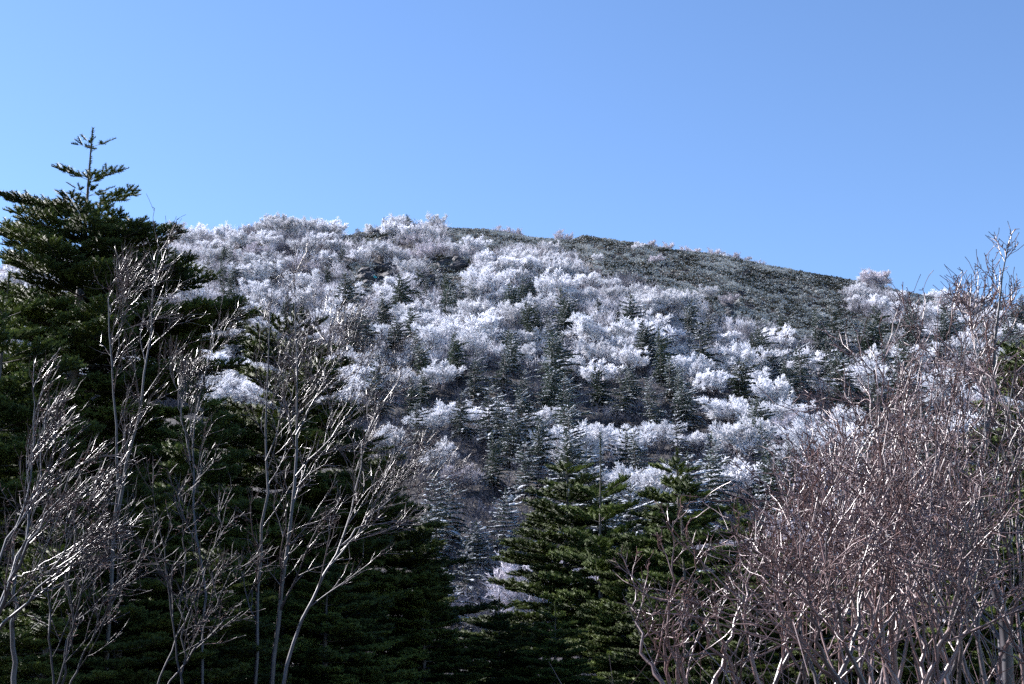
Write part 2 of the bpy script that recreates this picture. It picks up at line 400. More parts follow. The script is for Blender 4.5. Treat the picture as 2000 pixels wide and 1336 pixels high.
FSPEC = [(6.0, 1.7, M_FIR1, 0.0), (7.0, 1.8, M_FIR1, 0.1), (5.2, 1.7, M_FIR2, 0.0), (6.4, 1.6, M_FIR2, 0.12), (5.6, 1.5, M_FIR3, 0.1), (4.4, 1.4, M_FIR3, 0.2), (4.8, 1.9, M_FIR1, 0.0), (7.2, 2.1, M_FIR2, 0.15), (6.2, 2.3, M_FIR1, 0.38), (5.4, 1.2, M_FIR2, 0.5)]
FLOOK = ["dark green", "tall dark green", "grey-dusted", "narrow grey-dusted", "white-frosted", "small white-frosted", "squat dark green", "tall ragged grey-dusted", "broad ragged dark green", "gaunt half-bare"]
firs = [make_slope_fir("slope_fir", 200 + i, *s) for i, s in enumerate(FSPEC)]
FH = [s[0] for s in FSPEC]

# ------------------------------------------------------------------ zones of the slope (photo pixels, 2000 wide)
def inpoly(px, py, poly):
    c = False; j = len(poly) - 1
    for i in range(len(poly)):
        (xi, yi), (xj, yj) = poly[i], poly[j]
        if (yi > py) != (yj > py) and px < (xj - xi) * (py - yi) / (yj - yi) + xi: c = not c
        j = i
    return c
SCRUB = [(868, 430), (1120, 440), (1500, 500), (1830, 570), (2060, 625), (2060, 655), (1830, 610), (1790, 625), (1770, 660), (1740, 690), (1640, 680), (1560, 668), (1480, 650),
         (1420, 620), (1330, 585), (1250, 560), (1160, 540), (1100, 495), (1000, 488), (960, 505), (900, 490), (862, 470)]
SCRUBHOLE = [(1655, 570), (1700, 560), (1770, 595), (1790, 622), (1740, 640), (1650, 610)]
ROCKS = [[(676, 462), (770, 455), (775, 478), (700, 490), (670, 480)], [(690, 520), (765, 520), (765, 580), (680, 590)], [(840, 500), (925, 510), (930, 560), (880, 580), (835, 560)], [(420, 490), (520, 488), (520, 502), (420, 506)],
         [(1380, 590), (1440, 600), (1460, 635), (1390, 630)]]
HID = [(-400, 700), (60, 740), (150, 780), (330, 800), (470, 840), (600, 860), (720, 880), (830, 950), (850, 1100), (900, 1340), (-400, 1340)]
FIRPATCH = [(700, 640, 45), (850, 590, 60), (770, 660, 60), (905, 640, 55), (870, 700, 90), (960, 760, 90), (1080, 760, 60), (1200, 800, 90), (1320, 760, 80), (1030, 610, 40), (1100, 660, 60), (1330, 690, 60), (430, 560, 60), (640, 560, 40),
            (1560, 720, 90), (1620, 690, 70), (1480, 860, 80), (860, 830, 90), (960, 900, 120), (1080, 930, 150), (880, 1010, 120), (1180, 930, 120), (1300, 910, 100), (1500, 950, 90), (1650, 760, 80), (1240, 740, 60), (1550, 660, 60)]

slope = []   # dict per tree
def put(kind, px, py, hpx, tmpl=None, jitter=True):
    g = ground_hit(px, py)
    if g is None: return
    x, y, z = g
    hm = hpx * K * y * 1.0
    slope.append(dict(kind=kind, x=x, y=y, z=z, h=hm, t=tmpl))
# trees that can be recognised in the photograph: (kind, base x, base y, height in photo px, template)
for a in [('r', 515, 462, 40, 0), ('r', 560, 458, 44, 2), ('r', 600, 458, 38, 3), ('r', 645, 466, 34, 5), ('r', 725, 460, 26, 5), ('r', 765, 462, 34, 2), ('r', 800, 468, 38, 3), ('r', 838, 470, 38, 0),
          ('r', 470, 490, 48, 2), ('r', 590, 500, 44, 2), ('r', 640, 520, 36, 5), ('r', 740, 508, 44, 2), ('r', 700, 512, 30, 5), ('r', 800, 545, 50, 0), ('r', 770, 570, 36, 5), ('r', 888, 500, 34, 1),
          ('r', 975, 545, 50, 3), ('r', 1020, 540, 52, 2), ('r', 1065, 548, 58, 0), ('r', 1105, 552, 46, 3), ('r', 985, 600, 50, 2), ('r', 1140, 600, 50, 2), ('r', 1200, 595, 46, 3), ('r', 1250, 600, 50, 0),
          ('r', 1300, 610, 56, 2), ('r', 1340, 615, 60, 3), ('r', 1385, 590, 40, 1), ('r', 1420, 605, 36, 6), ('r', 750, 680, 62, 1), ('r', 820, 665, 64, 2), ('r', 880, 660, 60, 0), ('r', 960, 690, 54, 2),
          ('r', 1170, 720, 66, 0), ('r', 1105, 740, 60, 2), ('r', 1350, 760, 66, 3), ('r', 1390, 775, 60, 2), ('r', 1240, 730, 60, 0), ('r', 1010, 720, 60, 3), ('r', 800, 780, 72, 2), ('r', 860, 765, 66, 0),
          ('r', 880, 840, 66, 1), ('r', 1040, 690, 60, 3), ('r', 960, 845, 72, 2), ('r', 1065, 845, 60, 3), ('r', 1190, 890, 70, 1), ('r', 1290, 880, 66, 3), ('r', 1350, 890, 56, 2), ('r', 1420, 835, 74, 2), ('r', 1480, 850, 76, 3),
          ('r', 1560, 850, 76, 0), ('r', 1430, 985, 96, 0), ('r', 1500, 985, 66, 3), ('r', 1860, 900, 110, 2), ('r', 1740, 900, 90, 6), ('r', 740, 905, 90, 2), ('r', 860, 925, 66, 5), ('r', 900, 960, 60, 7), ('r', 1680, 590, 36, 2), ('r', 1720, 612, 40, 5),
          ('r', 1860, 640, 60, 3), ('r', 1920, 660, 70, 2), ('r', 1820, 640, 56, 0), ('r', 1970, 690, 70, 3), ('r', 1880, 720, 70, 2), ('r', 1950, 760, 80, 0), ('r', 1460, 655, 34, 1), ('r', 1520, 665, 34, 2),
          ('f', 1032, 680, 96, 0), ('f', 990, 700, 60, 6), ('f', 770, 705, 90, 2), ('f', 810, 720, 80, 3), ('f', 712, 680, 70, 2), ('f', 880, 745, 100, 1), ('f', 925, 790, 110, 7), ('f', 855, 570, 46, 5), ('f', 920, 610, 62, 4), ('f', 870, 620, 70, 2),
          ('f', 890, 640, 80, 3), ('f', 1345, 705, 60, 5), ('f', 1165, 620, 40, 0), ('f', 1270, 850, 120, 3), ('f', 1075, 820, 110, 2), ('f', 1320, 820, 110, 3), ('f', 1170, 800, 90, 0), ('f', 820, 800, 80, 1),
          ('f', 1560, 770, 96, 1), ('f', 1500, 760, 56, 4), ('f', 1470, 880, 100, 0), ('f', 900, 870, 110, 7), ('f', 960, 960, 120, 1), ('f', 1240, 960, 120, 3), ('f', 1100, 900, 110, 6), ('f', 1150, 680, 70, 2), ('f', 1090, 690, 60, 3),
          ('f', 1230, 790, 80, 3), ('f', 1380, 700, 40, 5), ('f', 1300, 690, 50, 2), ('f', 1260, 650, 40, 5), ('f', 1220, 660, 46, 2), ('f', 430, 570, 70, 3), ('f', 640, 560, 44, 3), ('f', 870, 1060, 120, 6), ('f', 985, 1090, 130, 2), ('f', 820, 1120, 130, 0),
          ('f', 905, 1180, 120, 8), ('f', 985, 1230, 110, 0), ('f', 930, 1130, 110, 2), ('f', 860, 1230, 120, 6), ('f', 1560, 960, 110, 3), ('f', 1640, 980, 110, 1), ('f', 1800, 960, 120, 0), ('f', 1960, 960, 120, 2)]:
    put(*a)
def put_top(kind, px, ty, Y, t):
    p = at(px, ty, Y); z = float(H(p[0], Y)); slope.append(dict(kind=kind, x=float(p[0]), y=Y, z=z, h=max(1.6, float(p[2]) - z), t=t))
for q in [(978, 440, 6), (1000, 442, 7), (1100, 447, 6), (1262, 468, 7), (1295, 473, 6), (1345, 480, 7), (1380, 485, 6), (1420, 490, 7), (1465, 500, 6),
          (1840, 560, 0), (1880, 566, 2), (1915, 574, 3), (1950, 584, 0), (1985, 596, 2), (1815, 568, 3)]:
    put_top('r', q[0], q[1], 240.0 if q[0] < 1700 else 226.0, q[2])
NR, NF = 299, 225
def zone(px, py):
    if inpoly(px, py, SCRUB) and not inpoly(px, py, SCRUBHOLE): return 'scrub'
    for q in ROCKS:
        if inpoly(px, py, q): return 'rock'
    if inpoly(px, py, HID): return 'hid'
    return 'open'
def firprob(px, py):
    p = 0.06 + (0.10 if py > 640 else 0) + (0.3 if py > 880 else 0)
    if py < 545: p = 0.015
    for (a, b, r) in FIRPATCH:
        if (px - a) ** 2 + ((py - b) * 1.3) ** 2 < r * r: p = max(p, 0.6)
    if px > 1500 and 640 < py < 800: p = max(p, 0.6)
    if px > 1400 and py < 650: p = 0.0
    return p
g = np.random.default_rng(31)
cnt = {'r': sum(s['kind'] == 'r' for s in slope), 'f': sum(s['kind'] == 'f' for s in slope)}
pts = np.array([(s['x'], s['y']) for s in slope])
tries = 0
while tries < 24000 and (cnt['r'] < NR or cnt['f'] < NF):
    tries += 1
    y = 70 + 168 * math.sqrt(g.random()) if g.random() < .75 else g.uniform(72, 238)
    x = g.uniform(-0.375, 0.385) * y
    z = float(H(x, y)); px, py = project(x, y, z)
    if py > 1300: continue
    zn = zone(px, py)
    if zn in ('rock', 'hid') or (zn == 'scrub' and g.random() > 0.012): continue
    k = 'f' if g.random() < firprob(px, py) else 'r'
    if zn == 'scrub': k = 'r'
    if cnt[k] >= (NR if k == 'r' else NF): continue
    dmin = (3.1 if k == 'r' else 2.7) * (0.80 + 0.2 * (y / 150)) * (1.0 if tries < 12000 else 0.8)
    if np.min((pts[:, 0] - x) ** 2 + (pts[:, 1] - y) ** 2) < dmin * dmin: continue
    pts = np.vstack([pts, [x, y]]); cnt[k] += 1
    if k == 'r':
        hm = g.uniform(2.6, 5.6) if py > 560 else g.uniform(2.2, 4.0)
        if zn == 'scrub': hm = 1.8
        if px > 1380 and py < 680: hm *= 0.7
        t = int(g.choice(8, p=[.18, .16, .17, .18, .12, .12, .04, .03]))
        if py > 900: t = int(g.choice([6, 7, 1, 2, 3]))
    else:
        hm = g.uniform(4.2, 6.8) if py > 620 else g.uniform(3.0, 4.6)
        f = g.random() + (700 - py) / 900
        t = int(g.choice([4, 5, 3])) if f > 0.95 else int(g.choice([2, 3, 7, 9])) if f > 0.35 else int(g.choice([0, 1, 6, 2, 8, 8]))
    slope.append(dict(kind=k, x=x, y=y, z=z, h=hm, t=t))
print("slope trees", cnt, "tries", tries)

LAND = [(330, 470, "the big fir's upper boughs"), (450, 590, "the big fir's longest bough"), (560, 450, "the white knoll on the skyline"), (720, 470, "the upper boulders"),
        (725, 550, "the hiker's boulders"), (880, 545, "the dark boulder gully"), (1000, 455, "the scrub crest"), (1060, 530, "the white clump under the crest"), (1250, 590, "the scrub's lower edge"),
        (1420, 615, "the shaded scrub hollow"), (1600, 660, "the scrub shoulder's foot"), (1710, 595, "the pale patch in the scrub"), (1880, 640, "the tallest birch tip"),
        (590, 650, "the fir top between birches"), (720, 720, "the long slanting birch twigs"), (870, 700, "the dark fir stand"), (1030, 650, "the pointed fir in the white"), (1180, 700, "the white birch belt"),
        (1345, 690, "the little white fir"), (1100, 830, "the twin green firs"), (1320, 840, "the second green fir"), (1430, 900, "the brightest lone birch"), (1500, 790, "the long white birch row"),
        (1650, 820, "the thicket's slanting twigs"), (1850, 820, "the thicket's tall trunk"), (740, 860, "the flat dark boughs"), (900, 930, "the shaded dip"), (960, 1080, "the frosty young firs"), (1600, 980, "the thicket's pale twigs"), (1960, 760, "the dark fir in the corner")]
ORD = "first second third fourth fifth sixth seventh eighth ninth tenth eleventh twelfth thirteenth fourteenth fifteenth sixteenth seventeenth eighteenth nineteenth twentieth".split()
cells = {}
for s in slope:
    px, py = project(s['x'], s['y'], s['z'] + s['h'] * 0.5)
    s['px'], s['py'] = px, py
    b = min(LAND, key=lambda q: (q[0] - px) ** 2 + (1.4 * (q[1] - py)) ** 2)
    dy = py - b[1]; dx = px - b[0]
    rel = 'above' if dy < -22 else 'below' if dy > 22 else 'beside'
    if s['kind'] == 'f' and s['t'] is None: s['t'] = 0
    look = RLOOK[s['t']] if s['kind'] == 'r' else FLOOK[s['t']]
    cells.setdefault((s['kind'], look, rel, b[2]), []).append(s)
for (k, look, rel, lm), ss in cells.items():
    ss.sort(key=lambda s: -s['py'])
    for i, s in enumerate(ss):
        sp = "frosted birch" if k == 'r' else "fir"
        tail = "" if len(ss) == 1 else (", lower of two" if i == 0 else ", upper of two") if len(ss) == 2 else ", %s counting uphill" % ORD[i]
        s['label'] = "%s %s %s %s%s" % (look, sp, rel, lm, tail)
slope.sort(key=lambda s: s['y'])
usedr = set(); usedf = set()
for s in slope:
    lst, hh, used = (rimes, RH, usedr) if s['kind'] == 'r' else (firs, FH, usedf)
    sc = s['h'] / hh[s['t']]
    if s['kind'] == 'r': sc = (sc * g.uniform(1.05, 1.45), sc * g.uniform(1.05, 1.45), sc * 1.08)
    else: w_ = g.uniform(.8, 1.3); sc = (sc ** 0.7 * w_, sc ** 0.7 * w_, sc)
    rz = g.uniform(-0.5, 0.5) + (math.pi * g.integers(0, 2) if s['kind'] == 'r' else g.choice([0, 0, 0, 0.9, -0.9]))
    src = lst[s['t']]
    if s['t'] not in used:
        used.add(s['t']); src.location = (s['x'], s['y'], s['z']); src.rotation_euler = (0, 0, rz); src.scale = sc; o = src
    else: o = copy_tree(src, (s['x'], s['y'], s['z']), rz, sc)
    o.rotation_euler = (g.normal(0, .045), g.normal(0, .045), rz)
    if s['kind'] == 'r': tag(o, s['label'], 'birch tree', 'frosted birches covering the hillside')
    else: tag(o, s['label'], 'fir tree', 'firs scattered among the frosted birches')

# ------------------------------------------------------------------ dwarf pine scrub (one countless carpet) and frosted brush between the trees
def scrub_carpet():
    g = np.random.default_rng(5); pos = []; hs = []
    N = 60000
    ys = g.uniform(165, 250, N); xs = g.uniform(-40, 110, N)
    zs = H(xs, ys)
    for x, y, z in zip(xs, ys, zs):
        px, py = project(x, y, z)
        if -50 < px < 2150 and (zone(px, py) in ('scrub', 'rock') or (y > 230 and 850 < px)): pos.append((x, y, z))
    pos = np.array(pos)[:8200]; N = len(pos)
    cl = 0.5 + 0.5 * np.sin(pos[:, 0] * 0.35 + 2 * np.sin(pos[:, 1] * 0.21)) * np.sin(pos[:, 1] * 0.3 + pos[:, 0] * 0.17)
    big = 0.45 + 0.45 * cl + g.uniform(0, 0.4, N)
    mb = MB()
    for k in range(16):
        a = g.uniform(0, 6.283, N); el = g.uniform(0.15, 1.5, N)
        D = np.stack([np.cos(a) * np.cos(el), np.sin(a) * np.cos(el), np.sin(el)], 1)
        p = pos + D * (big * 0.5)[:, None] * np.array([[1.1, 1.1, 0.9]])
        A = norm(D * .7 + np.array([[.35, 0, .6]]) + g.normal(size=(N, 3)) * .2)
        Bv = norm(np.cross(A, np.array([[0.1, 1, 0.2]]))); Cv = np.cross(A, Bv)
        L = g.uniform(0.22, 0.42, N); w = 0.075 * g.uniform(0.7, 1.4, N)
        stamp(mb, BV, BF, p, A * L[:, None], Bv * w[:, None], Cv * (w * 1.4)[:, None], np.ones(N))
    tag(mb.build("dwarf_pine_scrub", M_SCRUB), "dense grey-green frosted dwarf pine scrub carpeting the upper shoulder of the mountain", "scrub", kind='stuff')
scrub_carpet()
def brush_patch(name, N, ylo, yhi, m, label, hlo, hhi, seed, ok, xr=0.40, nst=9, rad=0.012):
    g = np.random.default_rng(seed); pos = []
    while len(pos) < N:
        y = g.uniform(ylo, yhi); x = g.uniform(-xr, xr) * y; z = float(H(x, y)); px, py = project(x, y, z)
        if ok(px, py): pos.append((x, y, z))
    pos = np.array(pos); mb = MB()
    hgt = g.uniform(hlo, hhi, N)
    idx = np.repeat(np.arange(N), nst); M = len(idx)
    a = g.uniform(0, 6.283, M); sp = g.uniform(0.1, 0.9, M)
    d = norm(np.stack([np.cos(a) * sp, np.sin(a) * sp, np.ones(M)], 1)); L = hgt[idx] * g.uniform(.6, 1.1, M)
    P = np.empty((M, 6, 3)); P[:, 0] = pos[idx] + np.stack([g.normal(0, .2, M), g.normal(0, .2, M), np.full(M, -.05)], 1)
    for k in range(1, 6): P[:, k] = P[:, k - 1] + d * (L / 5)[:, None]; d = norm(d + g.normal(size=(M, 3)) * 0.15)
    Rr = np.linspace(rad, rad * .5, 6)[None].repeat(M, 0)
    tubes(mb, P, Rr, 3)
    P2, R2 = spawn(g, P, Rr, 4, .3, 1, .7, .4, 3, (0, 0, 1), .1, .2, .9, rad * .6, .2, rel=True)
    R2[:] = np.array([rad * .7, rad * .95, rad * .3])[None]
    tubes(mb, P2, R2, 3)
    tag(mb.build(name, m), label, "undergrowth", kind='stuff')
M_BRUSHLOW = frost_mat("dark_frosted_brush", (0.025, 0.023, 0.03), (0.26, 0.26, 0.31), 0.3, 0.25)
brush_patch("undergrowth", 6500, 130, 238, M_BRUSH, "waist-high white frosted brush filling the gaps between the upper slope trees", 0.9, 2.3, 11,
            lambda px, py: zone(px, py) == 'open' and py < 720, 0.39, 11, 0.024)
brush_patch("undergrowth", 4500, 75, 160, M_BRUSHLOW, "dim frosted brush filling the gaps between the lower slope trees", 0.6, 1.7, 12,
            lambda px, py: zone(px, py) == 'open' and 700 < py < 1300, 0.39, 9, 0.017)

# ------------------------------------------------------------------ boulders
def rock_mesh(seed):
    g = np.random.default_rng(seed)
    t = (1 + 5 ** .5) / 2
    v = norm(np.array([(-1, t, 0), (1, t, 0), (-1, -t, 0), (1, -t, 0), (0, -1, t), (0, 1, t), (0, -1, -t), (0, 1, -t), (t, 0, -1), (t, 0, 1), (-t, 0, -1), (-t, 0, 1)], float))
    f = [(0, 11, 5), (0, 5, 1), (0, 1, 7), (0, 7, 10), (0, 10, 11), (1, 5, 9), (5, 11, 4), (11, 10, 2), (10, 7, 6), (7, 1, 8), (3, 9, 4), (3, 4, 2), (3, 2, 6), (3, 6, 8), (3, 8, 9), (4, 9, 5), (2, 4, 11), (6, 2, 10), (8, 6, 7), (9, 8, 1)]
    v = [tuple(q) for q in v]
    for _ in range(2):
        nf = []; cache = {}
        def mid(a, b):
            k = (min(a, b), max(a, b))
            if k not in cache: q = norm(np.array(v[a]) + np.array(v[b])); v.append(tuple(q)); cache[k] = len(v) - 1
            return cache[k]
        for a, b, c in f:
            x, y, z = mid(a, b), mid(b, c), mid(c, a); nf += [(a, x, z), (b, y, x), (c, z, y), (x, y, z)]
        f = nf
    V = np.array(v)
    for _ in range(7):      # planed faces
        n = norm(g.normal(size=3)); d = g.uniform(.55, .85); s = V @ n; V = V - np.outer(np.maximum(s - d, 0), n)
    V *= (1 + g.normal(size=(len(V), 1)) * 0.03); V *= np.array([1.2, 1.0, .75])
    mb = MB(); mb.add(V, f); return mb.mesh("boulder", M_ROCK)
rks = [rock_mesh(300 + i) for i in range(6)]
g = np.random.default_rng(77)
RZ = ["in the upper boulder patch under the skyline birches", "among the hiker's boulders", "in the dark boulder gully below the crest", "in the thin rock band under the white knoll", "in the shaded hollow below the scrub"]
for zi, poly in enumerate(ROCKS):
    xs_ = [p[0] for p in poly]; ys_ = [p[1] for p in poly]; rr = []
    n = [13, 17, 20, 6, 7][zi]; k = 0
    while len(rr) < n and k < 2000:
        k += 1; px, py = g.uniform(min(xs_), max(xs_)), g.uniform(min(ys_), max(ys_))
        if inpoly(px, py, poly):
            h = ground_hit(px, py)
            if h and all((h[0] - q[0]) ** 2 + (h[1] - q[1]) ** 2 > 1.0 for q in rr): rr.append((*h, px, py, g.uniform(0.7, 1.7)))
    rr.sort(key=lambda q: -q[5]); n = len(rr)
    for i, (x, y, z, px, py, s) in enumerate(rr):
        o = bpy.data.objects.new("boulder", rks[int(g.integers(6))]); COL.objects.link(o)
        o.location = (x, y, z - 0.15 * s); o.scale = (s * g.uniform(.8, 1.3), s, s * g.uniform(.7, 1.1)); o.rotation_euler = (g.uniform(-.3, .3), g.uniform(-.3, .3), g.uniform(0, 6.28))
        o['sz'] = 0.0; del o['sz']
        sz = "largest" if i == 0 else (ORD[i] + " largest" if i < 20 else None)
        if sz is None: lab = "small dark rock, %s smallest %s" % (ORD[n - 1 - i], RZ[zi])
        else: lab = "dark grey boulder, %s %s" % (sz, RZ[zi])
        tag(o, lab, "boulder", "dark boulders " + RZ[zi].split(" ", 1)[1] if False else "dark boulders on the upper slope")

# ------------------------------------------------------------------ two far hikers
def hiker(loc, rz, jacket, trousers, hat, lean, label):
    root = empty("person", loc, rz)
    def body_from(nodes, edges, name, m, parent, sub=2):
        me = bpy.data.meshes.new(name); me.from_pydata([n[0] for n in nodes], edges, []); me.materials.append(m)
        o = bpy.data.objects.new(name, me); COL.objects.link(o); o.parent = parent
        sk = o.modifiers.new("skin", 'SKIN')
        for i, n in enumerate(nodes):
            me.skin_vertices[0].data[i].radius = (n[1], n[1] * 0.8)
        me.skin_vertices[0].data[0].use_root = True
        ss = o.modifiers.new("sub", 'SUBSURF'); ss.levels = 1; ss.render_levels = sub
        return o
    L = lean
    def t(x, y, z):       # bend the upper body forward (+x) above the hips
        if z <= .92: return (x, y, z)
        a = L; d = z - .92; return (x + d * math.sin(a), y, .92 + d * math.cos(a))
    N = [(t(0, 0, .92), .16), (t(0, 0, 1.15), .15), (t(0, 0, 1.38), .17), (t(0, 0, 1.50), .06), (t(.01, 0, 1.60), .095), (t(.01, 0, 1.69), .09),
         (t(0, .19, 1.42), .065), (t(.06, .25, 1.17), .05), (t(.20, .22, .98), .038), (t(0, -.19, 1.42), .065), (t(.06, -.25, 1.17), .05), (t(.20, -.22, .98), .038),
         ((.02, .10, .80), .10), ((.06, .11, .48), .07), ((0, .11, .08), .05), ((.14, .12, .04), .045), ((.02, -.10, .80), .10), ((.10, -.11, .48), .07), ((.02, -.11, .08), .05), ((.16, -.12, .04), .045)]
    E = [(0, 1), (1, 2), (2, 3), (3, 4), (4, 5), (2, 6), (6, 7), (7, 8), (2, 9), (9, 10), (10, 11), (0, 12), (12, 13), (13, 14), (14, 15), (0, 16), (16, 17), (17, 18), (18, 19)]
    body_from(N, E, "body", trousers, root)
    J = [(t(0, 0, .90), .19), (t(0, 0, 1.15), .185), (t(0, 0, 1.38), .20), (t(0, 0, 1.48), .10), (t(0, .20, 1.42), .085), (t(.06, .26, 1.17), .07), (t(.18, .225, 1.01), .055), (t(0, -.20, 1.42), .085), (t(.06, -.26, 1.17), .07), (t(.18, -.225, 1.01), .055)]
    body_from(J, [(0, 1), (1, 2), (2, 3), (2, 4), (4, 5), (5, 6), (2, 7), (7, 8), (8, 9)], "jacket", jacket, root)
    hx = t(.0, 0, 1.66)
    body_from([(hx, .115), ((hx[0], hx[1], hx[2] + .09), .10)], [(0, 1)], "hat", hat, root)
    tag(root, label, "person"); return root
h1 = ground_hit(736, 556)
hiker((h1[0], h1[1], h1[2] + .05), R(200), plain("teal_cloth", (0.02, 0.36, 0.48), .5), plain("navy_cloth", (.02, .03, .07)), plain("pale_cloth", (.55, .5, .6)), R(65), "hiker in a turquoise jacket stooping among the dark boulders")
h2 = at(749, 440, 231.0)
hz = float(H(h2[0], 231.0))
hiker((h2[0], 231.0, max(hz, h2[2] - .3)), R(-60), plain("white_cloth", (.7, .7, .75)), plain("dark_cloth", (.03, .03, .04)), plain("black_cloth", (.02, .02, .025)), R(8), "distant hiker in a pale jacket and dark hat standing on the skyline")

# ------------------------------------------------------------------ near firs
def shoot_template(seed, nn=20):
    g = np.random.default_rng(seed); v = []; f = []
    for x0, x1, r in ((0, 1.0, 0.006),):
        for x in (x0, x1):
            for a in (0, 2.1, 4.2): v.append([x, math.cos(a) * r, math.sin(a) * r])
    for j in range(3): f += [[j, 3 + j, 3 + (j + 1) % 3], [j, 3 + (j + 1) % 3, (j + 1) % 3]]
    for k in range(nn):
        x = 0.03 + 0.97 * k / (nn - 1); a = k * 2.4 + g.uniform(-.3, .3)
        # needles spread sideways and upward
        cy, cz = math.cos(a), abs(math.sin(a)) * 1.0 if g.random() < .75 else math.sin(a)
        ln = 0.034 * g.uniform(.8, 1.2) * (1.0 if x < .85 else 0.8)
        wv = 0.006; i = len(v)
        px = -cz * wv; 
        fx = 0.09 if x < .9 else .16
        v += [[x - 0.02, -cz * wv, cy * wv], [x + 0.02, cz * wv, -cy * wv], [x + fx, cy * ln, cz * ln]]
        f.append([i, i + 1, i + 2])
    return np.array(v), np.array(f)
SH = [shoot_template(s, 26) for s in (1, 2, 3)]
def stamp_shoots(mb, pos, A, ln, g, fat=1.0, mi=0):
    n = len(pos); U = np.tile([[0, 0, 1.0]], (n, 1)) + g.normal(size=(n, 3)) * .25
    Bv = norm(np.cross(U, A)); Cv = np.cross(A, Bv)
    w = fat * g.uniform(.85, 1.2, n)
    which = g.integers(0, 3, n)
    for q in range(3):
        m = which == q; tv, tf = SH[q]
        stamp(mb, tv, tf, pos[m], A[m] * ln[m][:, None], Bv[m] * w[m][:, None], Cv[m] * w[m][:, None], np.ones(m.sum()), mi)
def make_near_fir(name, seed, h, lenfn, whorl=0.30, zlow=0.6, m=M_NEAR, shootstep=0.055, fat=1.0, nb=5, gaps=0.1, lead=0.5, extra=()):
    """h apex height; lenfn(d below apex, azimuth) -> branch length"""
    g = np.random.default_rng(seed); root = empty(name, (0, 0, 0)); tr = MB(); cr = MB()
    ax = np.zeros((1, 12, 3)); ax[0, :, 2] = np.linspace(-0.5, h, 12); ax[0, 1:-1, :2] = np.cumsum(g.normal(size=(10, 2)) * 0.02, axis=0)
    ax[0, -1, :2] = ax[0, -2, :2]
    rad = np.interp(ax[0, :, 2], [0, h * .6, h - 1.2, h], [0.016 * h, .009 * h, .022, .008])[None]
    tubes(tr, ax, rad, 8)
    prim = []; z = h - lead
    while z > zlow:
        d = h - z; ph = g.uniform(0, 6.28)
        for b in range(nb if d > 1 else 5):
            if g.random() < gaps: continue
            a = ph + 6.283 * b / nb + g.uniform(-.25, .25)
            prim.append((z + g.uniform(-.05, .05), a, lenfn(d, a) * g.uniform(.7, 1.12), 0.15 + 0.55 * math.exp(-d / 1.2) - min(.3, .035 * d) + g.uniform(-.08, .08)))
        z -= whorl * g.uniform(.8, 1.2) * (1 if d > 1.2 else 1.15)
    prim += list(extra)
    n = len(prim); ns = 7; PP = np.zeros((n, ns, 3)); s = np.linspace(0, 1, ns)
    AZ = np.array([p[1] for p in prim]); LL = np.array([p[2] for p in prim]); RS = np.array([p[3] for p in prim]); ZZ = np.array([p[0] for p in prim])
    D = np.stack([np.cos(AZ), np.sin(AZ), 0 * AZ], 1)
    x0 = np.interp(ZZ, ax[0, :, 2], ax[0, :, 0]); y0 = np.interp(ZZ, ax[0, :, 2], ax[0, :, 1])
    sag = np.clip(0.22 * (LL - .8), 0, .28)
    PP[:] = np.stack([x0, y0, ZZ], 1)[:, None] + D[:, None] * (s[None, :, None] * LL[:, None, None])
    PP[:, :, 2] += LL[:, None] * (s[None] * RS[:, None] - sag[:, None] * (s[None] ** 1.3 - 0.8 * s[None] ** 3))
    wob = np.cumsum(g.normal(size=(n, ns)) * .02, 1) * LL[:, None]
    side = np.stack([-np.sin(AZ), np.cos(AZ), 0 * AZ], 1); PP += side[:, None] * wob[:, :, None]
    tubes(tr, PP, (np.linspace(1, .25, ns)[None] * np.clip(LL * .011, .005, .03)[:, None]), 4)
    # secondaries, flat, alternating
    sp = []; sdv = []; sl = []; tips = []; tdir = []
    for q in range(n):
        L = LL[q]; k = max(2, int(L / 0.07)) if L > .33 else 1
        u = 0.12 + 0.88 * (np.arange(k) + .5) / k
        i = np.minimum((u * (ns - 1)).astype(int), ns - 2); fr = (u * (ns - 1) - i)[:, None]
        p = PP[q, i] * (1 - fr) + PP[q, i + 1] * fr; T = norm(PP[q, i + 1] - PP[q, i])
        sg = np.where(np.arange(k) % 2 == 0, 1, -1)[:, None]
        l = np.minimum(0.85, ((.03 if L < .6 else .10) + 0.50 * L * (1 - u) ** .9 * np.clip(u * 3, .35, 1))) * g.uniform(.65, 1.15, k)
        dd = norm(T * .8 + side[q][None] * sg * .75 + np.stack([0 * u, 0 * u, g.uniform(-.05, .25, k)], 1))
        sp.append(p); sdv.append(dd); sl.append(l); tips.append(PP[q, -1]); tdir.append(norm(PP[q, -1] - PP[q, -2]))
    sp = np.concatenate(sp); sdv = np.concatenate(sdv); sl = np.concatenate(sl)
    # tertiary shoots along secondaries
    cnts = np.maximum(1, (sl / shootstep).astype(int)); idx = np.repeat(np.arange(len(sl)), cnts)
    off = np.arange(len(idx)) - np.repeat(np.cumsum(cnts) - cnts, cnts); u = (off + .5) / cnts[idx]
    B2 = norm(np.cross(np.array([[0, 0, 1.0]]), sdv)); sg = np.where(off % 2 == 0, 1, -1)[:, None]
    pos = sp[idx] + sdv[idx] * (u * sl[idx])[:, None]; pos[:, 2] += -0.04 * u * sl[idx] + 0.05 * u * u * sl[idx]
    A = norm(sdv[idx] * .9 + B2[idx] * sg * .75 + np.stack([g.normal(0, .12, len(idx)), g.normal(0, .12, len(idx)), g.uniform(-.15, .75, len(idx))], 1))
    ln = np.clip(0.13 * g.uniform(.6, 1.2, len(idx)) + .10 * (1 - u) * sl[idx], .05, .17)
    stamp_shoots(cr, pos, A, ln, g, fat)
    tp = sp + sdv * (sl * .9)[:, None]
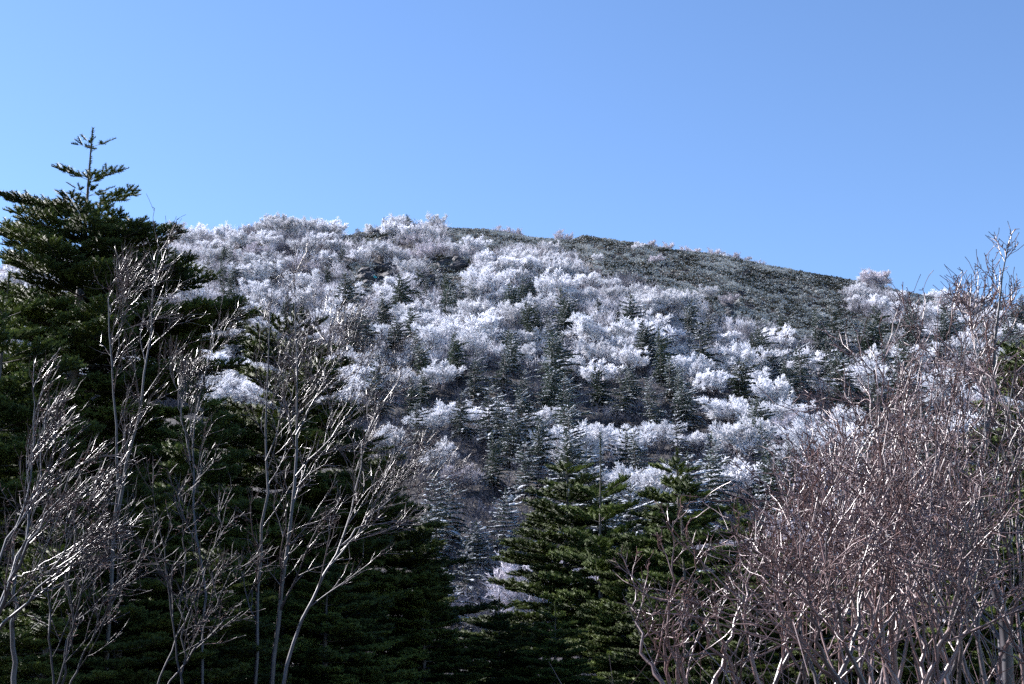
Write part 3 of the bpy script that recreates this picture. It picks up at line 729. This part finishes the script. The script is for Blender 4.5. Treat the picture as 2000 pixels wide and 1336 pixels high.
    stamp_shoots(cr, tp, norm(sdv + np.array([[0, 0, .15]])), np.full(len(tp), .13), g, fat)
    stamp_shoots(cr, sp + sdv * (sl * .45)[:, None], sdv, sl * .5, g, fat)
    stamp_shoots(cr, np.array(tips), np.array(tdir), np.full(n, .16), g, fat)
    # the needled leader and its crown of side shoots
    zz = np.arange(h - lead - .3, h - 0.02, .1); m_ = len(zz)
    stamp_shoots(cr, np.stack([np.full(m_, ax[0, -1, 0]), np.full(m_, ax[0, -1, 1]), zz], 1), np.tile([[0.03, 0, 1.0]], (m_, 1)), np.full(m_, .14), g, fat)
    tr.build("trunk", M_FIRBARK, root, True); cr.build("crown", m, root)
    return root
# the big fir: branch lengths taken from its outline
def lenA(d, a):
    c = math.cos(a)
    Lr = np.interp(d, [.3, .6, .9, 1.2, 1.6, 1.9, 2.3, 2.9, 3.3, 4.2, 6, 9], [.28, .36, .25, .30, .50, .95, 1.4, 1.9, 2.35, 2.6, 2.8, 2.7])
    Ll = np.interp(d, [.3, .6, .9, 1.2, 1.6, 2.0, 2.4, 2.9, 3.3, 4.2, 6, 9], [.28, .36, .25, .30, .70, 1.15, 1.3, 1.4, 1.7, 2.1, 2.6, 2.6])
    w = .5 + .5 * c
    return float(Ll * (1 - w) + Lr * w)
YA = 22.0
pA = at(188, 254, YA); gA = float(H(pA[0], YA)); hA = pA[2] - gA
exA = [(hA - 2.7, .2, 2.1, .16), (hA - 2.75, -.3, 2.0, .2), (hA - 3.3, .12, 2.85, .12), (hA - 3.4, -.12, 2.75, .14), (hA - 3.15, .4, 2.5, .14), (hA - 3.5, -.4, 2.6, .12), (hA - 2.4, .5, 1.7, .2), (hA - 1.55, 3.05, 1.42, .30), (hA - 1.5, 2.7, 1.2, .35), (hA - 1.35, .1, .72, .35), (hA - 2.05, 3.2, 1.45, .2), (hA - 2.0, 0.15, 1.35, .28), (hA - 2.2, -.2, 1.6, .24), (hA - 2.6, .25, 1.85, .18), (hA - 3.2, -.1, 2.7, .10), (hA - 3.25, .3, 2.45, .12), (hA - 3.0, 3.0, 1.4, .2),
       (hA - .30, 0.3, .24, .5), (hA - .30, 2.9, .26, .3), (hA - .30, 1.8, .2, .3), (hA - .30, 4.6, .2, .2), (hA - .88, 0.2, .48, .42), (hA - .88, 3.0, .5, .4), (hA - .95, 5.2, .4, .1)]
bigfir = make_near_fir("fir_tree", 41, hA, lenA, whorl=.23, zlow=.8, lead=1.2, extra=exA, shootstep=.045, fat=1.3, nb=6)
bigfir.location = (pA[0], YA, gA)
tag(bigfir, "tallest dark fir, its bare-stemmed tip of crossed shoots standing against the sky", "fir tree", "dark firs at the foot of the slope")

def cone(rt, top=.35):
    return lambda d, a: float(min(rt, .22 + d * top * (1.1 + .12 * math.sin(3 * a + d))) )
nf1 = make_near_fir("fir_tree", 51, 7.5, cone(1.9, .42), whorl=.25, zlow=.5, nb=6, m=M_NEARLIT, gaps=.10, shootstep=.06, fat=1.6, lead=.45)
nf2 = make_near_fir("fir_tree", 52, 8.5, cone(2.4, .50), whorl=.25, zlow=.5, nb=6, m=M_NEAR, gaps=.12, shootstep=.06, fat=1.6, lead=.5)
nf3 = make_near_fir("fir_tree", 53, 6.0, cone(1.6, .38), whorl=.32, zlow=.4, m=M_NEARLIT, gaps=.18, shootstep=.06, fat=1.6, lead=1.0)
T1, T2, T3 = (nf1, 7.5), (nf2, 8.5), (nf3, 6.0)
first = set()
def near_fir(tp, px, py, Y, label, rz=0.0, wide=1.0, minh=2.5):
    src, h0 = tp; p = at(px, py, Y); gz = float(H(p[0], Y)); h = max(minh, p[2] - gz); s = h / h0
    sc = (s * wide, s * wide, s)
    if src.name not in first: first.add(src.name); src.location = (p[0], Y, gz); src.rotation_euler = (0, 0, rz); src.scale = sc; o = src
    else: o = copy_tree(src, (p[0], Y, gz), rz, sc)
    tag(o, label, "fir tree", "dark firs at the foot of the slope"); return o
near_fir(T2, 576, 598, 24.0, "dark fir behind the two pale birch trunks, its thin tip among their twigs", 1.0, 1.05)
near_fir(T1, 18, 545, 17.0, "sunlit green fir at the picture's edge, half behind the tallest fir", 2.0, 1.0)
near_fir(T1, 400, 745, 19.5, "yellowish green fir under the tallest fir's long bough", 0.4, .8)
near_fir(T1, 1108, 885, 36.0, "thicker of the twin green firs, rounded tip above the shaded dip", 0.0, 1.15)
near_fir(T1, 1322, 885, 34.0, "pointed green fir of the twin firs, beside the brightest white birch", 2.2, 1.1)
near_fir(T3, 1168, 850, 34.0, "slim fir with a long pale leader just behind the twin firs' gap", 1.0, .7)
near_fir(T3, 1334, 962, 30.0, "young fir with a pale cross-shaped leader standing before the pointed dark fir", 4.0, .9)
near_fir(T2, 1222, 1030, 33.0, "shadowy fir filling the gap between the twin firs", 5.0, .85)
near_fir(T1, 1440, 975, 40.0, "small dark fir tucked under the brightest white birch", 3.0, .9)
near_fir(T1, 975, 1165, 27.0, "bushy young green fir below the frosty young firs", 5.5, 1.2)
near_fir(T1, 1085, 1180, 26.0, "short green fir at the feet of the thicker twin fir", 0.7, 1.15)
near_fir(T2, 2005, 640, 30.0, "dark fir in the corner behind the tall thicket trunk", 1.7, .9)
near_fir(T2, 705, 850, 27.0, "broad dark fir with flat boughs, between the slanting twigs and the shaded dip", 3.7, 1.25)
near_fir(T2, 250, 900, 16.0, "low dark fir behind the forked pale birch", 4.4, 1.1)
near_fir(T2, 110, 1010, 14.5, "low dark fir behind the gleaming leaning twigs", .3, 1.1)
near_fir(T1, 420, 1060, 17.5, "low fir beneath the yellowish green fir", 2.7, 1.2)
near_fir(T2, 640, 1085, 20.5, "low dark fir behind the base of the slanting birch", 5.1, 1.2)
near_fir(T2, 830, 1130, 25.0, "low dark fir next to the bushy young green fir", 5.9, 1.1)
near_fir(T1, 1520, 1030, 26.0, "dark green fir seen through the thicket's thin edge", 1.2, 1.1)
near_fir(T2, 1690, 1090, 24.0, "dark fir hidden deep behind the middle of the thicket", 2.9, 1.2)
near_fir(T2, 1870, 1020, 26.0, "dark fir showing between the thicket's tall trunk and its stems", 4.9, 1.2)
near_fir(T2, 1270, 1170, 24.0, "squat dark fir beneath the young fir with the cross-shaped leader", 3.3, 1.2)
near_fir(T1, 1990, 880, 24.0, "greener fir beneath the dark fir in the corner", 3.3, 1.0)

# ------------------------------------------------------------------ bare birches
def px_line(pts, Y, n, g, wob=.01, dY=0.0):
    P = np.array([at(a, b, Y + dY * i / max(1, len(pts) - 1)) for i, (a, b) in enumerate(pts)])
    P = resample(P, n); P[1:] += g.normal(size=(n - 1, 3)) * wob; return P
def bare_tree(name, seed, stems, Y, label, cat, group, mtrunk, mtwig, n1=9, n2=7, n3=5, L1=1.3, L2=.65, L3=.3, ang=.55, lean=(0.35, 0, 1), rtip=.0022, bias=None, t0=.25, spread_y=.5, thin=.62, kk=1.0):
    """stems: list of (pixel polyline, base radius, tip radius)"""
    g = np.random.default_rng(seed); Ps = []; Rs = []
    for pts, r0, r1 in stems:
        P = px_line(pts, Y, 14, g, .012, g.uniform(-spread_y, spread_y)); Ps.append(P); Rs.append(np.linspace(r0, r1, 14) * thin)
    P0 = np.array(Ps); R0 = np.array(Rs)
    base = P0[0, 0].copy(); gz = float(H(base[0], base[1]))
    # root the first stem in the ground
    roots = []
    for q in range(len(P0)):
        roots.append(np.array([[base[0], base[1], gz - .2], (np.array([base[0], base[1], gz]) + P0[q, 0]) / 2 + np.array([0, 0, .1]), P0[q, 0]]))
    org = np.array([base[0], base[1], gz])
    root = empty(name, org.tolist()); tr = MB(); cr = MB(); P0 = P0 - org
    tubes(tr, P0, R0, 7)
    for q, rr_ in enumerate(roots):
        if stems[q][0][0][1] >= 1300: tubes(tr, resample(rr_ - org, 5)[None], np.full((1, 5), R0[q, 0]) * np.linspace(1.15, 1, 5), 7)
    P1, R1 = spawn(g, P0, R0, n1, t0, 1.0, ang, L1, 8, lean, .09 / kk, .06 * kk, .55, rtip * 1.6, .82, bias=bias)
    P2, R2 = spawn(g, P1, R1, n2, .15, 1.0, ang, L2, 6, lean, .08 / kk, .09 * kk, .65, rtip * 1.15, .55, bias=bias)
    P3, R3 = spawn(g, P2, R2, n3, .15, 1.0, ang * 1.1, L3, 4, lean, .05, .16, .8, rtip, .3)
    tubes(cr, P1, R1, 5); tubes(cr, P2, R2, 4); tubes(cr, P3, R3, 3)
    # buds and spurs
    P4, R4 = spawn(g, np.concatenate([P2]), np.concatenate([R2]), 5, .1, 1.0, 1.0, .035, 2, lean, .0, .0, 1.0, .004, .0)
    R4[:] = np.array([.0040, .0025])[None]; tubes(cr, P4, R4, 3, 1)
    tr.build("trunk", mtrunk, root, True); cr.build("crown", [mtwig, M_BUD], root, True)
    tag(root, label, cat, group); return root
GB = "bare birches before the dark firs"
B = (.5, -.1, .25)
bare_tree("bare_birch", 61, [([(205, 1350), (212, 1200), (222, 1050), (228, 940), (228, 843), (219, 700), (213, 600), (216, 530)], .055, .006),
                             ([(224, 1040), (240, 950), (259, 867), (281, 745), (292, 640), (300, 570), (308, 480)], .042, .005),
                             ([(228, 700), (236, 620), (246, 545)], .015, .004)], 15.0,
          "forked pale birch whose twigs rise before the tallest fir", "birch tree", GB, M_BIRCH, M_TWIG, 10, 5, 3, .9, .5, .26, .5, (.4, 0, 1), bias=B, t0=.3, kk=1.6, thin=.52)
bare_tree("bare_birch", 62, [([(530, 1350), (545, 1224), (560, 1105), (572, 1000), (580, 903), (578, 802), (580, 701), (577, 620), (573, 520)], .058, .005),
                             ([(578, 850), (610, 790), (640, 720), (655, 640)], .02, .004), ([(578, 930), (640, 860), (700, 780), (745, 720)], .022, .004)], 16.0,
          "straight pale birch in front of the thin fir tip", "birch tree", GB, M_BIRCH, M_TWIG, 14, 6, 3, 1.35, .65, .3, .6, (.3, 0, 1), bias=(.35, 0, .1), t0=.12, kk=1.7, thin=.52)
bare_tree("bare_birch", 63, [([(497, 1350), (500, 1176), (512, 1043), (522, 970), (519, 886), (519, 751), (526, 660), (532, 545)], .05, .005),
                             ([(519, 900), (545, 830), (570, 770), (590, 700)], .02, .004)], 17.0,
          "slightly bent pale birch beside the straight one", "birch tree", GB, M_BIRCH, M_TWIG, 13, 5, 3, 1.2, .6, .3, .6, (.25, 0, 1), bias=(.2, 0, .1), t0=.15, kk=1.7, thin=.52)
bare_tree("bare_birch", 64, [([(552, 1350), (571, 1247), (620, 1150), (668, 1065), (684, 1000), (699, 923), (712, 860), (743, 788)], .034, .005),
                             ([(668, 1065), (730, 1000), (800, 950), (856, 934)], .018, .004), ([(640, 1110), (700, 1040), (760, 970), (815, 900)], .016, .004)], 14.0,
          "slanting birch reaching out beyond the dark firs over the dip", "birch tree", GB, M_BIRCH, M_TWIG, 9, 5, 3, 1.05, .5, .25, .5, (.55, 0, .8), bias=B, t0=.2, kk=1.6)
bare_tree("bare_birch", 65, [([(-40, 1350), (-30, 1250), (0, 1180), (40, 1090), (72, 1030), (110, 970), (150, 900)], .03, .004), ([(-30, 1250), (57, 1176), (95, 1119), (150, 1030), (196, 962)], .018, .004),
                             ([(-35, 1200), (10, 1060), (50, 980), (68, 880), (64, 760)], .018, .004), ([(0, 1180), (40, 1080), (70, 960), (92, 790)], .016, .004), ([(20, 1140), (80, 1100), (130, 1090), (150, 1060)], .012, .003)], 9.0,
          "small leaning birch with gleaming glazed twigs at the picture's corner", "birch tree", GB, M_BIRCH, M_TWIG, 9, 4, 3, .62, .32, .18, .38, (.7, 0, .9), rtip=.0018, bias=B, t0=.25)
bare_tree("bare_birch", 66, [([(395, 1350), (400, 1150), (380, 1020), (372, 900), (385, 800), (410, 700), (432, 610)], .03, .004), ([(372, 900), (350, 800), (352, 730)], .012, .003)], 15.5,
          "thin birch between the forked birch and the bent one", "birch tree", GB, M_BIRCH, M_TWIG, 9, 5, 4, 1.1, .45, .22, .45, (.55, 0, 1), bias=B, t0=.35)
bare_tree("bare_birch", 67, [([(28, 1350), (24, 1260), (30, 1200), (26, 1100), (35, 1000)], .04, .01)], 12.0,
          "dead-looking pale birch stem behind the small leaning birch", "birch tree", GB, M_BIRCH, M_GREYTWIG, 6, 4, 3, .7, .35, .2, .6, (.2, 0, 1))

# the tall trunk in the thicket
GT = "bare birches of the brown thicket"
bare_tree("bare_birch", 71, [([(1968, 1350), (1964, 1236), (1955, 1177), (1934, 1106), (1917, 1044), (1908, 984), (1906, 940), (1920, 870), (1938, 800), (1944, 694), (1954, 584), (1963, 494), (1969, 474)], .075, .004),
                             ([(1958, 1330), (1957, 1290), (1949, 1239), (1934, 1218), (1912, 1196), (1870, 1130), (1830, 1050), (1790, 960), (1760, 860)], .036, .004),
                             ([(1934, 1110), (1960, 1000), (1985, 900), (2010, 800), (2030, 700)], .03, .004), ([(1940, 800), (1910, 720), (1900, 640), (1895, 590)], .014, .003)], 10.5,
          "tall trunk of the thicket with its twiggy tip above the skyline", "birch tree", GT, M_BIRCH, M_REDTWIG, 11, 5, 3, .8, .36, .18, .6, (0.05, 0, 1), rtip=.0027, t0=.25)
specs = [  # base px, fan of tip px
    (1660, [(1755, 720), (1790, 670), (1710, 720), (1680, 790), (1645, 840)], 10.0, "thicket birch whose tips just pass the scrub shoulder"),
    (1760, [(1832, 610), (1850, 650), (1800, 640), (1720, 680), (1880, 660)], 11.0, "thicket birch with one fine tip against the sky"),
    (1560, [(1590, 930), (1560, 1000), (1630, 880), (1670, 860), (1510, 1090)], 9.0, "low fanning thicket birch at the thicket's thin edge"),
    (1430, [(1390, 1130), (1440, 1060), (1480, 1010), (1340, 1150)], 8.5, "sparse sapling with glinting tips before the squat dark fir"),
    (1290, [(1240, 1140), (1310, 1040), (1350, 1110), (1290, 1180)], 8.5, "thin red-stemmed sapling by the twin firs' feet"),
    (1870, [(1880, 760), (1850, 820), (1780, 800), (1930, 740), (1990, 700)], 9.0, "dense thicket birch leaning against the tall trunk"),
    (1740, [(1700, 900), (1760, 850), (1640, 930), (1800, 900), (1620, 1010)], 8.0, "dense low birch filling the middle of the thicket"),
    (1990, [(2000, 820), (1970, 900), (2030, 760), (1930, 1000)], 9.0, "thicket birch past the tall trunk in the corner"),
    (1640, [(1620, 1000), (1560, 1080), (1700, 1020), (1500, 1150)], 7.5, "low twiggy birch at the thicket's foot"),
    (1840, [(1820, 1000), (1880, 960), (1760, 1060), (1920, 1080)], 7.5, "low twiggy birch before the tall trunk's base")]
for i, (bx, tips, Y, lab) in enumerate(specs):
    g = np.random.default_rng(500 + i); st = []
    for (tx, ty) in tips:
        m1 = (bx + (tx - bx) * .35 + g.uniform(-15, 15), 1350 + (ty - 1350) * .35); m2 = (bx + (tx - bx) * .7 + g.uniform(-15, 15), 1350 + (ty - 1350) * .7)
        st.append(([(bx + g.uniform(-60, 60), 1350), m1, m2, (tx, ty)], .019, .004))
    sparse = i in (3, 4)
    bare_tree("bare_birch", 80 + i, st, Y, lab, "birch tree", GT, (M_REDTWIG, M_PINKTWIG, M_TWIG)[i % 3], (M_REDTWIG, M_PINKTWIG, M_REDTWIG, M_TWIG)[i % 4], 4 if sparse else 8, 3 if sparse else 4, 2, .55 if sparse else 1.15, .3 if sparse else .55, .12 if sparse else .26, .62, (.05, 0, 1), rtip=.0023, t0=.03, kk=2.0, thin=.75)

specs = [(120, [(60, 1000), (150, 960), (200, 1040), (260, 1090)], 10.0, "dim grey sapling behind the small leaning birch"),
    (330, [(300, 960), (380, 930), (430, 1010), (480, 1080)], 11.0, "dim grey sapling between the forked birch and the thin one")]
for i, (bx, tips, Y, lab) in enumerate(specs):
    g = np.random.default_rng(700 + i); st = []
    for (tx, ty) in tips:
        st.append(([(bx + g.uniform(-30, 30), 1350), (bx + (tx - bx) * .3 + g.uniform(-15, 15), 1350 + (ty - 1350) * .35), (bx + (tx - bx) * .65 + g.uniform(-15, 15), 1350 + (ty - 1350) * .7), (tx, ty)], .013, .003))
    bare_tree("bare_sapling", 95 + i, st, Y, lab, "sapling", "grey saplings at the feet of the dark firs", M_GREYTWIG, M_GREYTWIG, 6, 4, 2, .7, .4, .2, .6, (.3, 0, 1), rtip=.0024, t0=.1)

# ------------------------------------------------------------------ dark tangle along the foot of the picture
def lowbrush(px, py): return px < 1500
brush_patch("undergrowth", 700, 12, 30, M_GREYTWIG, "tangle of bare grey twigs at the foot of the dark firs", 0.9, 1.9, 13, lambda px, py: px < 1600, 0.42, 9, 0.0045)

brush_patch("undergrowth", 260, 7.5, 12, M_REDTWIG, "low tangle of reddish twigs at the foot of the thicket", 1.7, 2.5, 17, lambda px, py: 1480 < px < 2300, 0.46, 6, 0.0030)
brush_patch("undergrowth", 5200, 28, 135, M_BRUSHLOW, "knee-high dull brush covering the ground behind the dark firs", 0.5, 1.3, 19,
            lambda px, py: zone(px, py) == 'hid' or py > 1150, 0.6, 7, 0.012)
